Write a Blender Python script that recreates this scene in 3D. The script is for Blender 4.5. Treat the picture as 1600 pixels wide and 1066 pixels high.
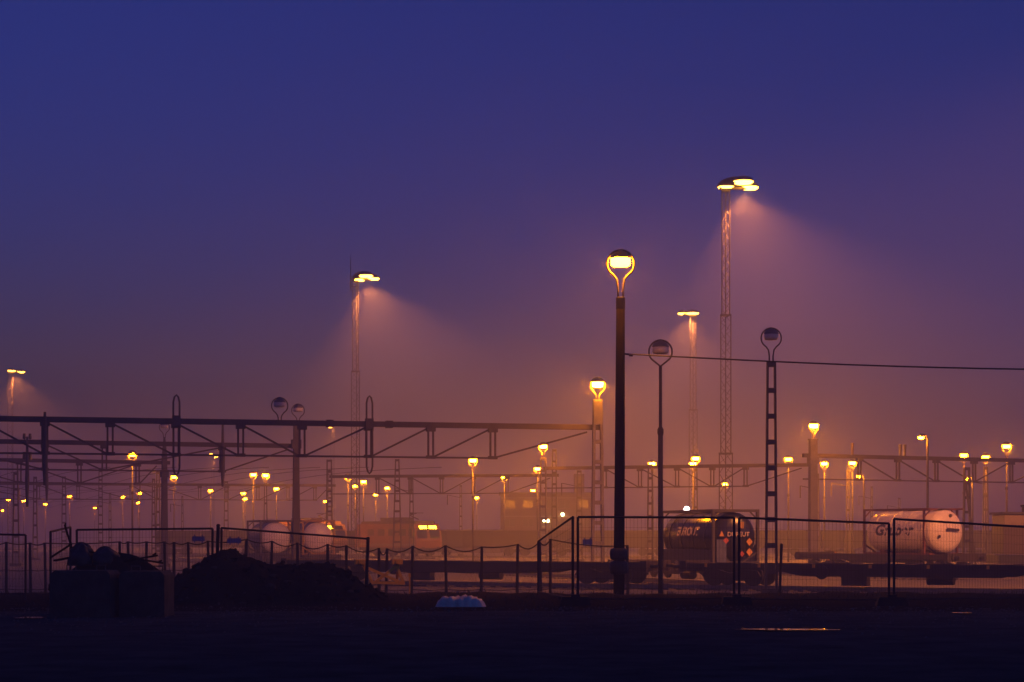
import bpy, math, random
from mathutils import Vector, Matrix

random.seed(7)
R = math.radians
sc = bpy.context.scene
for o in list(bpy.data.objects):
    bpy.data.objects.remove(o)
COL = sc.collection

# ------------------------------------------------------------------ camera
FPX, HY, CZ = 3000.0, 838.0, 1.65            # focal length in px of a 1600 px frame, horizon row, eye height
cd = bpy.data.cameras.new('camera')
cam = bpy.data.objects.new('camera', cd)
COL.objects.link(cam)
cam.location = (0, 0, CZ)
cam.rotation_euler = (R(90), 0, 0)
cd.sensor_width = 36.0
cd.lens = 36.0 * FPX / 1600.0
cd.shift_y = (HY - 533.0) / 1600.0
cd.clip_start = 0.5
cd.clip_end = 6000
sc.camera = cam

# ------------------------------------------------------------------ sky (dusk: the sun is below the horizon)
w = bpy.data.worlds.new('World')
sc.world = w
w.use_nodes = True
nt = w.node_tree
bg = nt.nodes['Background']
sky = nt.nodes.new('ShaderNodeTexSky')
sky.sky_type = 'NISHITA'
sky.sun_disc = False
sky.sun_elevation = R(-1.25)
sky.sun_rotation = R(125)
sky.ozone_density = 6.3
sky.air_density = 0.7
sky.dust_density = 0.0
nt.links.new(sky.outputs[0], bg.inputs[0])
bg.inputs[1].default_value = 0.15

# ------------------------------------------------------------------ picture settings
sc.view_settings.view_transform = 'Standard'
sc.view_settings.look = 'None'
sc.view_settings.gamma = 1.0
sc.view_settings.use_curve_mapping = False
sc.view_settings.exposure = 2.2
cy = sc.cycles
cy.use_denoising = True
try:
    cy.denoiser = 'OPENIMAGEDENOISE'
    cy.denoising_input_passes = 'RGB_ALBEDO_NORMAL'
    cy.denoising_prefilter = 'ACCURATE'
except Exception:
    pass
cy.use_light_tree = True
cy.max_bounces = 6
cy.diffuse_bounces = 2
cy.glossy_bounces = 2
cy.transmission_bounces = 2
cy.volume_bounces = 0
cy.sample_clamp_indirect = 4.0
cy.use_adaptive_sampling = False

SODIUM = (1.0, 0.26, 0.0015)
SOFT_SODIUM = (1.0, 0.27, 0.055)
LENS = 190.0
HAZE = 0.0027

# ------------------------------------------------------------------ helpers
def px(x, D): return (x - 800.0) * D / FPX
def pz(y, D): return CZ + (HY - y) * D / FPX
def P(x, y, D): return Vector((px(x, D), D, pz(y, D)))

def gz(Y):                                     # level of the ground: the lot is a little higher than the rail yard
    t = min(1.0, max(0.0, (Y - 47.0) / 33.0))
    return -0.7 * t * t * (3 - 2 * t)

class MB:
    def __init__(s): s.v = []; s.f = []
    def add(s, vs, fs):
        b = len(s.v); s.v += [tuple(v) for v in vs]; s.f += [tuple(i + b for i in f) for f in fs]; return s
    def box(s, c, d, rz=0.0):
        x, y, z = [k / 2 for k in d]; m = Matrix.Rotation(rz, 3, 'Z')
        vs = [m @ Vector((a, b, e)) + Vector(c) for e in (-z, z) for a, b in ((-x, -y), (x, -y), (x, y), (-x, y))]
        return s.add(vs, [(3, 2, 1, 0), (4, 5, 6, 7), (0, 1, 5, 4), (1, 2, 6, 5), (2, 3, 7, 6), (3, 0, 4, 7)])
    def bar(s, a, b, w, h, up=(0, 0, 1)):
        a = Vector(a); b = Vector(b); d = (b - a).normalized(); u = Vector(up)
        if abs(d.dot(u)) > 0.98: u = Vector((0, 1, 0))
        sd = d.cross(u).normalized(); u = sd.cross(d)
        q = [sd * (-w / 2) - u * (h / 2), sd * (w / 2) - u * (h / 2), sd * (w / 2) + u * (h / 2), sd * (-w / 2) + u * (h / 2)]
        return s.add([a + k for k in q] + [b + k for k in q], [(3, 2, 1, 0), (4, 5, 6, 7), (0, 1, 5, 4), (1, 2, 6, 5), (2, 3, 7, 6), (3, 0, 4, 7)])
    def taper(s, a, b, w0, h0, w1, h1):           # vertical tapered bar
        a = Vector(a); b = Vector(b); q = ((-.5, -.5), (.5, -.5), (.5, .5), (-.5, .5))
        return s.add([a + Vector((i * w0, j * h0, 0)) for i, j in q] + [b + Vector((i * w1, j * h1, 0)) for i, j in q],
                     [(3, 2, 1, 0), (4, 5, 6, 7), (0, 1, 5, 4), (1, 2, 6, 5), (2, 3, 7, 6), (3, 0, 4, 7)])
    def tube(s, pts, r, n=6, closed=False):
        pts = [Vector(p) for p in pts]; m = len(pts)
        rr = r if isinstance(r, (list, tuple)) else [r] * m
        vs = []; ref = None
        for i, p in enumerate(pts):
            a = pts[i - 1] if (i > 0 or closed) else p
            b = pts[(i + 1) % m] if (i < m - 1 or closed) else p
            d = (b - a).normalized()
            if ref is None:
                ref = Vector((0, 1, 0)) if abs(d.y) < 0.9 else Vector((1, 0, 0))
            e1 = (ref - d * ref.dot(d)).normalized(); e2 = d.cross(e1); ref = e1
            vs += [p + (e1 * math.cos(2 * math.pi * k / n) + e2 * math.sin(2 * math.pi * k / n)) * rr[i] for k in range(n)]
        fs = []
        for i in range(m if closed else m - 1):
            j = (i + 1) % m
            fs += [(i * n + k, i * n + (k + 1) % n, j * n + (k + 1) % n, j * n + k) for k in range(n)]
        if not closed:
            fs += [tuple(reversed(range(n))), tuple((m - 1) * n + k for k in range(n))]
        return s.add(vs, fs)
    def lathe(s, prof, n=16, c=(0, 0, 0), axis='Z', caps=True):
        vs = []
        for r, h in prof:
            for k in range(n):
                a = 2 * math.pi * k / n; x, y = r * math.cos(a), r * math.sin(a)
                v = (x, y, h) if axis == 'Z' else ((h, x, y) if axis == 'X' else (x, h, y))
                vs.append(Vector(v) + Vector(c))
        m = len(prof)
        fs = [(i * n + k, i * n + (k + 1) % n, (i + 1) * n + (k + 1) % n, (i + 1) * n + k) for i in range(m - 1) for k in range(n)]
        if caps: fs += [tuple(reversed(range(n))), tuple((m - 1) * n + k for k in range(n))]
        return s.add(vs, fs)
    def prism(s, poly, y0, y1, plane='XZ'):
        n = len(poly)
        f = (lambda p, t: (p[0], t, p[1])) if plane == 'XZ' else ((lambda p, t: (t, p[0], p[1])) if plane == 'YZ' else (lambda p, t: (p[0], p[1], t)))
        return s.add([f(p, y0) for p in poly] + [f(p, y1) for p in poly],
                     [tuple(range(n)), tuple(reversed(range(n, 2 * n)))] + [(i, n + i, n + (i + 1) % n, (i + 1) % n) for i in range(n)])
    def build(s, name, m, parent=None, loc=None, smooth=False):
        me = bpy.data.meshes.new(name); me.from_pydata(s.v, [], s.f); me.validate(); me.update()
        me.materials.append(m)
        if smooth:
            for p in me.polygons: p.use_smooth = True
        return put(name, me, parent, loc)

def put(name, me, parent=None, loc=None):
    o = bpy.data.objects.new(name, me); COL.objects.link(o)
    if parent is not None: o.parent = parent
    if loc is not None: o.location = loc
    return o

def tag(o, label=None, cat=None, group=None, kind=None):
    if label: o['label'] = label
    if cat: o['category'] = cat
    if group: o['group'] = group
    if kind: o['kind'] = kind
    return o

def thing(name, label, cat, loc=(0, 0, 0), rz=0.0, group=None):
    e = bpy.data.objects.new(name, None); COL.objects.link(e)
    e.empty_display_size = 0.2
    e.location = loc; e.rotation_euler = (0, 0, rz)
    return tag(e, label, cat, group)

def copy_tree(o, parent=None):
    c = o.copy(); COL.objects.link(c); c.parent = parent
    for ch in list(o.children): copy_tree(ch, c)
    return c

# ------------------------------------------------------------------ materials
def mat(name, col, rough=0.7, metal=0.0, var=0.35, scale=3.0, bump=0.0, spec=0.5, col2=None):
    m = bpy.data.materials.new(name); m.use_nodes = True
    t = m.node_tree; b = t.nodes['Principled BSDF']
    tc = t.nodes.new('ShaderNodeTexCoord'); nz = t.nodes.new('ShaderNodeTexNoise')
    nz.inputs['Scale'].default_value = scale; nz.inputs['Detail'].default_value = 5; nz.inputs['Roughness'].default_value = 0.65
    t.links.new(tc.outputs['Object'], nz.inputs['Vector'])
    rp = t.nodes.new('ShaderNodeValToRGB')
    c2 = col2 if col2 else tuple(k * (1 - var) for k in col)
    rp.color_ramp.elements[0].color = (*c2, 1); rp.color_ramp.elements[1].color = (*col, 1)
    rp.color_ramp.elements[0].position = 0.32; rp.color_ramp.elements[1].position = 0.66
    t.links.new(nz.outputs['Fac'], rp.inputs['Fac']); t.links.new(rp.outputs['Color'], b.inputs['Base Color'])
    b.inputs['Roughness'].default_value = rough; b.inputs['Metallic'].default_value = metal
    b.inputs['Specular IOR Level'].default_value = spec
    if bump:
        bp = t.nodes.new('ShaderNodeBump'); bp.inputs['Strength'].default_value = bump; bp.inputs['Distance'].default_value = 0.05
        t.links.new(nz.outputs['Fac'], bp.inputs['Height']); t.links.new(bp.outputs['Normal'], b.inputs['Normal'])
    return m

def glow(name, col, strength):
    m = bpy.data.materials.new(name); m.use_nodes = True
    b = m.node_tree.nodes['Principled BSDF']
    b.inputs['Base Color'].default_value = (0.6, 0.55, 0.45, 1)
    b.inputs['Emission Color'].default_value = (*col, 1); b.inputs['Emission Strength'].default_value = strength
    return m

M = dict(
    asphalt=mat('asphalt', (0.085, 0.085, 0.08), 0.95, spec=0.0, var=0.55, scale=0.9, bump=0.5),
    soil=mat('soil', (0.036, 0.028, 0.022), 0.95, spec=0.0, var=0.5, scale=2.2, bump=0.9),
    yard=mat('ballast', (0.13, 0.11, 0.095), 0.95, var=0.55, scale=1.6, bump=0.8),
    grass=mat('dry_grass', (0.06, 0.055, 0.025), 0.9, var=0.5),
    wood=mat('tarred_wood', (0.010, 0.008, 0.007), 0.95, spec=0.0, var=0.4, scale=5, bump=0.3),
    steel=mat('galvanised_steel', (0.085, 0.078, 0.074), 0.75, 0.1, var=0.35, scale=2.5),
    dsteel=mat('weathered_steel', (0.085, 0.07, 0.06), 0.7, 0.2, var=0.5, scale=2.0),
    mast=mat('lamplit_mast_steel', (0.21, 0.19, 0.17), 0.7, 0.1, var=0.4, scale=2.0),  # paler steel: lamplight put into the colour of masts under lit lamps
    black=mat('black_paint', (0.02, 0.02, 0.021), 0.6, var=0.3),
    fence=mat('fence_tube', (0.03, 0.028, 0.027), 0.75, 0.1, var=0.3, spec=0.2),
    hood=mat('lamp_hood', (0.12, 0.12, 0.13), 0.5, 0.3, var=0.25),
    lens_off=mat('unlit_lens', (0.62, 0.56, 0.48), 0.35, var=0.15),
    lens=glow('sodium_lens', SODIUM, LENS),
    lens_big=glow('strong_sodium_lens', SODIUM, LENS * 2.8),
    lens_soft=glow('pole_sodium_lens', SODIUM, 115.0),
    lens_dim=glow('aged_sodium_lens', (1.0, 0.23, 0.002), LENS * 0.6),
    lens_fresh=glow('fresh_sodium_lens', (1.0, 0.28, 0.0016), LENS * 1.6),
    rubber=mat('black_rubber', (0.018, 0.018, 0.019), 0.85, spec=0.2),
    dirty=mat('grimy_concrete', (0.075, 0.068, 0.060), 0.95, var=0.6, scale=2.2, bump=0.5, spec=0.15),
    flood=glow('flood_lens', (1.0, 0.40, 0.03), 8.0),
    white_lamp=glow('white_lamp', (1.0, 0.9, 0.85), 3.0),
    headlight=glow('headlight_glass', (1.0, 0.62, 0.012), 7.0),
    window_lit=glow('lit_window', (1.0, 0.6, 0.2), 0.14),
    wall_lamp=glow('wall_lamp_glass', (1.0, 0.7, 0.25), 9.0),
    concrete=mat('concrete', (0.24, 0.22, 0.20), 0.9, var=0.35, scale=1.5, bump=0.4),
    brick=mat('brick_wall', (0.085, 0.032, 0.02), 0.9, var=0.3, scale=0.8, bump=0.3),
    roof=mat('roof_felt', (0.09, 0.08, 0.08), 0.9),
    glass=mat('dark_glass', (0.03, 0.03, 0.035), 0.12, var=0.1),
    tank_dark=mat('dark_tank_paint', (0.022, 0.020, 0.020), 0.28, 0.0, var=0.4, scale=1.1),
    tank_white=mat('white_tank_paint', (0.82, 0.70, 0.54), 0.38, var=0.12, scale=1.4),
    tank_blue=mat('blue_grey_paint', (0.10, 0.115, 0.17), 0.5, var=0.3),
    frame_red=mat('red_oxide_frame', (0.19, 0.06, 0.04), 0.65, var=0.4),
    frame_dark=mat('dark_frame', (0.07, 0.06, 0.055), 0.6, var=0.4),
    frame_yellow=mat('ochre_frame', (0.50, 0.26, 0.05), 0.6, var=0.3),
    wagon=mat('wagon_brown', (0.05, 0.038, 0.032), 0.8, var=0.5, scale=1.8),
    wheel=mat('wheel_steel', (0.07, 0.06, 0.055), 0.6, 0.5),
    rail=mat('rail_steel', (0.25, 0.22, 0.20), 0.35, 0.7, var=0.3),
    sleeper=mat('sleeper', (0.12, 0.105, 0.095), 0.9),
    loco=mat('orange_loco_paint', (0.26, 0.085, 0.035), 0.5, var=0.25, scale=1.0),
    loco_y=mat('ochre_loco_paint', (0.50, 0.27, 0.05), 0.5, var=0.3, scale=1.0),
    shunter=mat('brown_shunter_paint', (0.10, 0.07, 0.05), 0.6, var=0.3),
    cream=mat('cream_paint', (0.26, 0.20, 0.13), 0.6, var=0.2),
    yellow=mat('yellow_paint', (0.85, 0.44, 0.02), 0.5, var=0.25, scale=4),
    blue=mat('blue_plate', (0.06, 0.10, 0.32), 0.5, var=0.2),
    plastic=mat('white_plastic', (0.88, 0.72, 0.52), 0.6, var=0.4, scale=4, bump=0.5),
    placard_o=mat('orange_placard', (0.75, 0.36, 0.05), 0.5, var=0.15),
    placard_r=mat('red_placard', (0.50, 0.10, 0.05), 0.5, var=0.2),
    print_light=mat('light_print', (0.70, 0.55, 0.38), 0.5, var=0.15),
    print_dark=mat('dark_print', (0.045, 0.035, 0.05), 0.5, var=0.15),
    insul=mat('brown_porcelain', (0.05, 0.03, 0.025), 0.3),
)
def water_mat():
    m = bpy.data.materials.new('puddle_water'); m.use_nodes = True
    b = m.node_tree.nodes['Principled BSDF']
    b.inputs['Base Color'].default_value = (0.012, 0.012, 0.014, 1); b.inputs['Roughness'].default_value = 0.03
    b.inputs['IOR'].default_value = 1.33
    return m
M['water'] = water_mat()
def patchy(m, lo, hi, scale):                     # damp and dry patches: the gloss varies, not the colour
    t = m.node_tree; nz = t.nodes.new('ShaderNodeTexNoise'); nz.inputs['Scale'].default_value = scale; nz.inputs['Detail'].default_value = 4
    tc = [n for n in t.nodes if n.type == 'TEX_COORD'][0]; mr = t.nodes.new('ShaderNodeMapRange')
    mr.inputs['From Min'].default_value = .38; mr.inputs['From Max'].default_value = .62; mr.inputs['To Min'].default_value = lo; mr.inputs['To Max'].default_value = hi
    t.links.new(tc.outputs['Object'], nz.inputs['Vector']); t.links.new(nz.outputs['Fac'], mr.inputs['Value']); t.links.new(mr.outputs['Result'], t.nodes['Principled BSDF'].inputs['Roughness'])
patchy(M['asphalt'], .88, 1.0, .3)

# ================================================================== THE SETTING
def sheet(name, xs, ys, zf, m, smooth=True):
    b = MB(); nx = len(xs)
    b.add([(x, y, zf(x, y)) for y in ys for x in xs],
          [(j * nx + i, j * nx + i + 1, (j + 1) * nx + i + 1, (j + 1) * nx + i) for j in range(len(ys) - 1) for i in range(nx - 1)])
    return tag(b.build(name, m, smooth=smooth), kind='structure')

def frange(a, b, st):
    n = max(1, round((b - a) / st)); return [a + (b - a) * i / n for i in range(n + 1)]

xs = [-900, -500, -250, -120] + frange(-60, 60, 6) + [120, 250, 500, 900]
ys = [-40, 0, 20, 40] + frange(46, 82, 2) + [95, 120, 160, 220, 320, 480, 720, 1050, 1500]
sheet('ground', xs, ys, lambda x, y: gz(y), M['yard'])

rnd = random.Random(3)
def wob(x, k=1.0, s=0.0):
    return k * (math.sin(x * 0.71 + s) * .5 + math.sin(x * 1.93 + 1.3 + s) * .3 + math.sin(x * 4.1 + 2.1 + s) * .2)
# asphalt lot in front, its far edge ragged
ax = frange(-45, 45, .5)
ab = MB(); n = len(ax)
rows = [lambda x: -30, lambda x: 10, lambda x: 30, lambda x: 39, lambda x: 42.2 + wob(x, .55)]
ab.add([(x, r(x), .012 + (0.012 * wob(x * 3 + k, 1) if 1 < k < 4 else 0)) for k, r in enumerate(rows) for x in ax],
       [(j * n + i, j * n + i + 1, (j + 1) * n + i + 1, (j + 1) * n + i) for j in range(len(rows) - 1) for i in range(n - 1)])
tag(ab.build('asphalt_lot', M['asphalt'], smooth=True), kind='structure')
# dark soil verge between lot and yard
def vz(x, y):
    t = (y - 41.6) / 22.0
    e = min(1, max(0, t * 6)) * min(1, max(0, (1 - t) * 4))
    return gz(y) + .004 + e * (.07 + .06 * wob(x * .8 + y * .37) + .05 * math.sin(x * 2.7 + y * 1.9) * math.sin(y * 2.3 - x))
sheet('soil_verge', frange(-45, 45, .45), frange(41.6, 63.6, .5), vz, M['soil'])

# ================================================================== TRACKS
def track(name, label, a, b, sleepers, group=None):
    a = Vector(a); b = Vector(b); d = b - a; L = d.length; rz = math.atan2(d.y, d.x)
    t = thing(name, label, 'railway track', a, rz, group)
    for s in (-1, 1):
        MB().add([(0, s * .7175 - .035, .02), (L, s * .7175 - .035, .02), (L, s * .7175 + .035, .02), (0, s * .7175 + .035, .02),
                  (0, s * .7175 - .035, .19), (L, s * .7175 - .035, .19), (L, s * .7175 + .035, .19), (0, s * .7175 + .035, .19)],
                 [(3, 2, 1, 0), (4, 5, 6, 7), (0, 1, 5, 4), (1, 2, 6, 5), (2, 3, 7, 6), (3, 0, 4, 7)]).build('rail', M['rail'], t)
    if sleepers:
        me = None
        for k in range(int(L / .62)):
            if me is None:
                o = MB().box((0, 0, 0), (.25, 2.5, .12)).build('sleeper', M['sleeper'], t); me = o.data
            else: o = put('sleeper', me, t)
            o.location = (.3 + k * .62, 0, .0)
    else:
        s = MB()
        for k in range(int(L / .62)): s.box((.3 + k * .62, 0, 0), (.25, 2.5, .12))
        tag(s.build('sleepers', M['sleeper'], t), kind='stuff')
    return t

YZ = -0.7
# the siding that crosses in front: runs from far-left to near-right
NA = Vector((-13.6, 96.7, YZ)); NDIR = Vector((25.7, -14.0, 0)).normalized()
track('siding_track', 'rusty siding track under the empty flat wagons, crossing the yard edge', NA, NA + NDIR * 44, True)
TDIR_A = R(19.5)                                  # the yard tracks run away, turned to the west of the view
TD = Vector((-math.sin(TDIR_A), math.cos(TDIR_A), 0))

# ================================================================== LAMPS
HEAD = {}
def head_mesh(neck):
    """loop of tube, hood and lens; origin at the bottom of the neck; total height neck + .93"""
    if neck in HEAD: return HEAD[neck]
    r = .405; cz = neck + .50; pts = []
    g = .075 if neck > .05 else .012
    if neck > .05: pts += [(-g, 0, 0), (-g, 0, neck * .5)]
    else: pts += [(-g, 0, 0)]
    ctl = []
    for k in range(21):
        a = R(218 - (256 * k / 20))
        ctl.append((r * math.cos(a), 0, cz + r * math.sin(a)))
    pts += [(-g * 1.5, 0, neck + .03)] if neck > .05 else []
    pts += [(-.21, 0, neck + .16)] + ctl + [(.21, 0, neck + .16)]
    pts += [(g * 1.5, 0, neck + .03)] if neck > .05 else []
    if neck > .05: pts += [(g, 0, neck * .5), (g, 0, 0)]
    else: pts += [(g, 0, 0)]
    def me(b, nm):
        m = bpy.data.meshes.new(nm); m.from_pydata(b.v, [], b.f); m.update()
        for p in m.polygons: p.use_smooth = True
        return m
    loop = me(MB().tube(pts, .031, 7), 'lamp_loop')
    hood = me(MB().lathe([(.295, neck + .66), (.30, neck + .685), (.27, neck + .75), (.19, neck + .83), (.075, neck + .875), (.06, neck + .93), (.0, neck + .94)], 18), 'lamp_hood')
    lens = me(MB().lathe([(.10, neck + .415), (.24, neck + .43), (.285, neck + .47), (.29, neck + .658)], 18), 'lamp_lens')
    for m_, k in ((loop, 'dsteel'), (hood, 'hood')): m_.materials.append(M[k])
    lens.materials.append(M['lens'])
    off = lens.copy(); off.materials.clear(); off.materials.append(M['lens_off'])
    big = lens.copy(); big.materials.clear(); big.materials.append(M['lens_big'])
    soft = lens.copy(); soft.materials.clear(); soft.materials.append(M['lens_soft'])
    var_ = []
    for k_ in ('lens_dim', 'lens_fresh'):
        q_ = lens.copy(); q_.materials.clear(); q_.materials.append(M[k_]); var_.append(q_)
    HEAD[neck] = (loop, hood, lens, off, big, soft, *var_)
    return HEAD[neck]

def add_head(root, z, neck, lit, dx=0.0, dy=0.0):
    lp, hd, ln, off, big, soft, dim, fresh = head_mesh(neck)
    a = put('lamp_loop', lp, root, (dx, dy, z))
    put('lamp_hood', hd, a); put('lamp_lens', {0: off, 1: ln, 2: big, 3: soft, 4: dim, 5: fresh}[int(lit)], a)
    return a

def solid_mast(root, z0, z1, w0, w1, m):
    mp = MB().box((0, 0, z0 + .12), (w0 + .25, .6, .24)).build('mast', m, root)
    MB().taper((0, 0, z0 + .2), (0, 0, z1), w0, .34, w1, .26).build('shaft', m, mp)
    MB().box((0, 0, z1 - 1.45), (w0 * .95 + .1, .44, .55)).build('shoulder', m, mp)
    MB().box((0, 0, z1 - .04), (w1 + .08, .34, .1)).build('cap', m, mp)
    return mp

def ladder_mast(root, z0, z1, w0, w1, step, m, th=.09, plate=None):
    """two channel legs joined by batten plates, part 'mast' of root (local coordinates)"""
    mp = MB().box((0, 0, z0 + .12), (w0 + .25, .5, .24)).build('mast', m, root)
    for s in (-1, 1):
        MB().taper((s * (w0 - th) / 2, 0, z0 + .2), (s * (w1 - th) / 2, 0, z1), th, .2, th, .16).build('leg', m, mp)
    n = max(2, int((z1 - z0) / step))
    for k in range(1, n + 1):
        t = k / n; ww = w0 + (w1 - w0) * t - th * 1.6
        MB().box((0, 0, z0 + (z1 - z0) * t - .11), (ww, .15, .2)).build('batten', m, mp)
    return mp

def lamp_on_pole(x, ylens, label, D=None, lit=True, neck=.35, kind='thin', group=None, tall=9.3, name='loop_lamp'):
    """x, ylens: where the lens shows; height above the yard is fixed for the far ones, so their distance follows"""
    if D is None: D = (tall + YZ - CZ) * FPX / (HY - ylens)
    zl = pz(ylens, D); z0 = gz(D)
    t = thing(name, label, 'lamp', (px(x, D), D, z0), 0, group)
    zt = zl - z0 - neck - .54
    if kind == 'thin':
        MB().tube([(0, 0, 0), (0, 0, zt * .72), (0, 0, zt * .722), (0, 0, zt)], [.085, .085, .058, .055], 8).build('pole', M['dsteel'], t, smooth=True)
        MB().lathe([(.09, zt * .70), (.11, zt * .71), (.11, zt * .725), (.065, zt * .735)], 10).build('collar', M['dsteel'], t)
    elif kind == 'ladder':
        ladder_mast(t, 0, zt, .52, .38, .95, M['dsteel'])
    elif kind == 'far':
        ladder_mast(t, 0, zt, .5, .3, 1.6, M['dsteel'])
    add_head(t, zt, neck, lit)
    return t

# the big tarred pole in front with its lit loop lamp
D0 = 57.0
zl = pz(409, D0); t = thing('pole_lamp', 'thick black wooden pole carrying a brightly lit loop lamp', 'lamp', (px(967, D0), D0, gz(D0)))
zt = pz(465, D0) - gz(D0)
MB().tube([(0, 0, -.3), (.0, 0, .3), (.03, 0, zt * .5), (.05, 0, zt)], [.165, .165, .15, .128], 14).build('pole', M['wood'], t, smooth=True)
MB().lathe([(.131, zt - .35), (.138, zt - .34), (.138, zt - .02), (.132, zt)], 14, (.05, 0, 0)).build('pole_band', M['black'], t)
for zz, rr, hh in ((pz(866, D0), .27, .36), (pz(887, D0), .28, .40)):
    zz -= gz(D0)
    MB().lathe([(rr - .10, zz - hh / 2), (rr - .02, zz - hh * .4), (rr, zz - hh * .2), (rr, zz + hh * .2), (rr - .02, zz + hh * .4), (rr - .10, zz + hh / 2)], 16).build('tyre_fender', M['black'], t, smooth=True)
ib = MB().bar((.1, 0, pz(553, D0) - gz(D0)), (.30, -.02, pz(554, D0) - gz(D0)), .05, .05).build('cable_bracket', M['black'], t)
MB().lathe([(.03, 0), (.055, .03), (.03, .06), (.055, .09), (.03, .12)], 8, (.30, -.02, pz(554, D0) - gz(D0) - .02), 'X').build('insulator', M['insul'], ib)
add_head(t, zt - .02, .52, 3, .05)
# overhead cable from that pole, passing out of the picture to the east
c = MB(); a = Vector((px(967, D0) + .42, D0 - .02, pz(554, D0))); e = Vector((px(1600, 52) + 9, 51.0, pz(581, 52) + .02))
c.tube([a + (e - a) * k / 20 - Vector((0, 0, .22 * math.sin(math.pi * k / 20))) for k in range(21)], .024, 6)
tag(c.build('overhead_cable', M['black']), 'thin black overhead cable stretched from the thick wooden pole', 'cable')

lamp_on_pole(1032, 548, 'unlit ring lamp on a slim black stepped pole', D=67, lit=False, neck=.0)
lamp_on_pole(1205, 527, 'unlit loop lamp on a dark ladder mast taller than the fence beside it', D=77, lit=False, neck=.45, kind='ladder')
lamp_on_pole(1232, 718, 'lit loop lamp beside the thick mast that ends the eastern portal', neck=.30)
lamp_on_pole(1573, 698, 'lit loop lamp rising just above the eastern portal beam, single', D=150, neck=.3)
lamp_on_pole(739, 720, 'lit loop lamp under the beam of the long front portal', D=168, lit=5)
lamp_on_pole(415, 743, 'twin-bright lit lamp with wide glow under the long front portal', D=205, kind='far', lit=5)
lamp_on_pole(544, 745, 'lit loop lamp beside the foot of the tall lattice mast with antenna', D=215, lit=5)
lamp_on_pole(1087, 717, 'upper lamp of a close pair of lit lamps beside the tall lattice tower', D=172, kind='far', lit=5)
lamp_on_pole(1083, 725, 'lower lamp of a close pair of lit lamps beside the tall lattice tower', D=178, lit=5)
G = 'small lit yard lamps fading into the haze'
FAR = [(13, 781), (37, 783), (4, 798), (71, 788), (109, 776), (148, 794), (192, 777), (218, 771), (216, 786), (207, 711),
       (272, 746), (329, 767), (380, 771), (383, 780), (396, 742), (432, 764), (508, 784), (555, 760), (568, 753), (587, 773), (605, 763),
       (788, 746), (745, 778), (840, 733), (833, 767), (1019, 725), (1133, 757), (1288, 725), (1332, 724), (1506, 712), (1540, 715)]
for x, y in FAR:
    lamp_on_pole(x, y, 'small glowing sodium lamp on a slim pole out in the misty yard', group=G, neck=.3, lit=(4 if (x < 330 or x > 1450) else 5) if (x * 7 + y) % 5 else 1)

def hook_lamp(x, y, D, side, label, arm=.45):
    z0 = gz(D); zl = pz(y, D) - z0
    t = thing('bracket_lamp', label, 'lamp', (px(x, D), D, z0))
    b = -side * arm
    MB().tube([(b, 0, 0), (b, 0, zl - .5), (b, 0, zl - .1), (b + side * .08, 0, zl + .12), (b + side * .22, 0, zl + .2), (side * .02, 0, zl + .22)], [.09, .08, .06, .05, .045, .045], 8).build('pole', M['steel'], t, smooth=True)
    h = MB().lathe([(.20, zl + .06), (.22, zl + .1), (.17, zl + .2), (.06, zl + .27)], 14).build('lamp_hood', M['hood'], t, smooth=True)
    MB().lathe([(.05, zl - .10), (.15, zl - .07), (.19, zl), (.195, zl + .058)], 14).build('lamp_lens', M['lens'], h, smooth=True)
hook_lamp(1439, 684, 130, -1, 'lit bracket lamp bent over from a tall slim pole beside the white tank')
hook_lamp(1342, 745, 170, -1, 'small lit bracket lamp hanging below the eastern portal beam')
hook_lamp(1511, 748, 160, -1, 'small lit bracket lamp at the leaning mast past the white tank')

# ------------------------------------------------------------------ high masts
def lattice(root, z0, z1, w, name='mast_section'):
    r = w / math.sqrt(3) * 1.03; A = [R(205), R(325), R(85)]
    L = [Vector((r * math.cos(a), r * math.sin(a), 0)) for a in A]
    top = MB()
    for k in range(3):
        top.bar(L[k] + Vector((0, 0, z1 - .05)), L[(k + 1) % 3] + Vector((0, 0, z1 - .05)), .12, .14)
    s = top.build(name, M['steel'], root)
    for k in range(3):
        MB().tube([L[k] + Vector((0, 0, z0)), L[k] + Vector((0, 0, z1))], .05, 6).build('leg', M['steel'], s)
    lc = MB(); n = max(4, int((z1 - z0) / (w * .8)))
    for i in range(n):
        za = z0 + (z1 - z0) * i / n; zb = z0 + (z1 - z0) * (i + 1) / n
        for k in range(3):
            p, q = L[k], L[(k + 1) % 3]
            if i % 2: p, q = q, p
            lc.bar(p + Vector((0, 0, za)), q + Vector((0, 0, zb)), .03, .03)
    tag(lc.build('lacing', M['steel'], s), kind='stuff')

def flood_head(root, p, wdt, hgt, m_l):
    """one drum-shaped floodlight: housing and bulging lens"""
    h = MB().lathe([(wdt * .50, .02), (wdt * .52, .08), (wdt * .46, .26), (wdt * .25, .40), (.08, .44)], 18).build('floodlight', M['hood'], root, p, smooth=True)
    MB().lathe([(wdt * .20, -hgt), (wdt * .40, -hgt * .8), (wdt * .475, -hgt * .3), (wdt * .49, .018)], 18).build('flood_lens', m_l, h, smooth=True)

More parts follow.
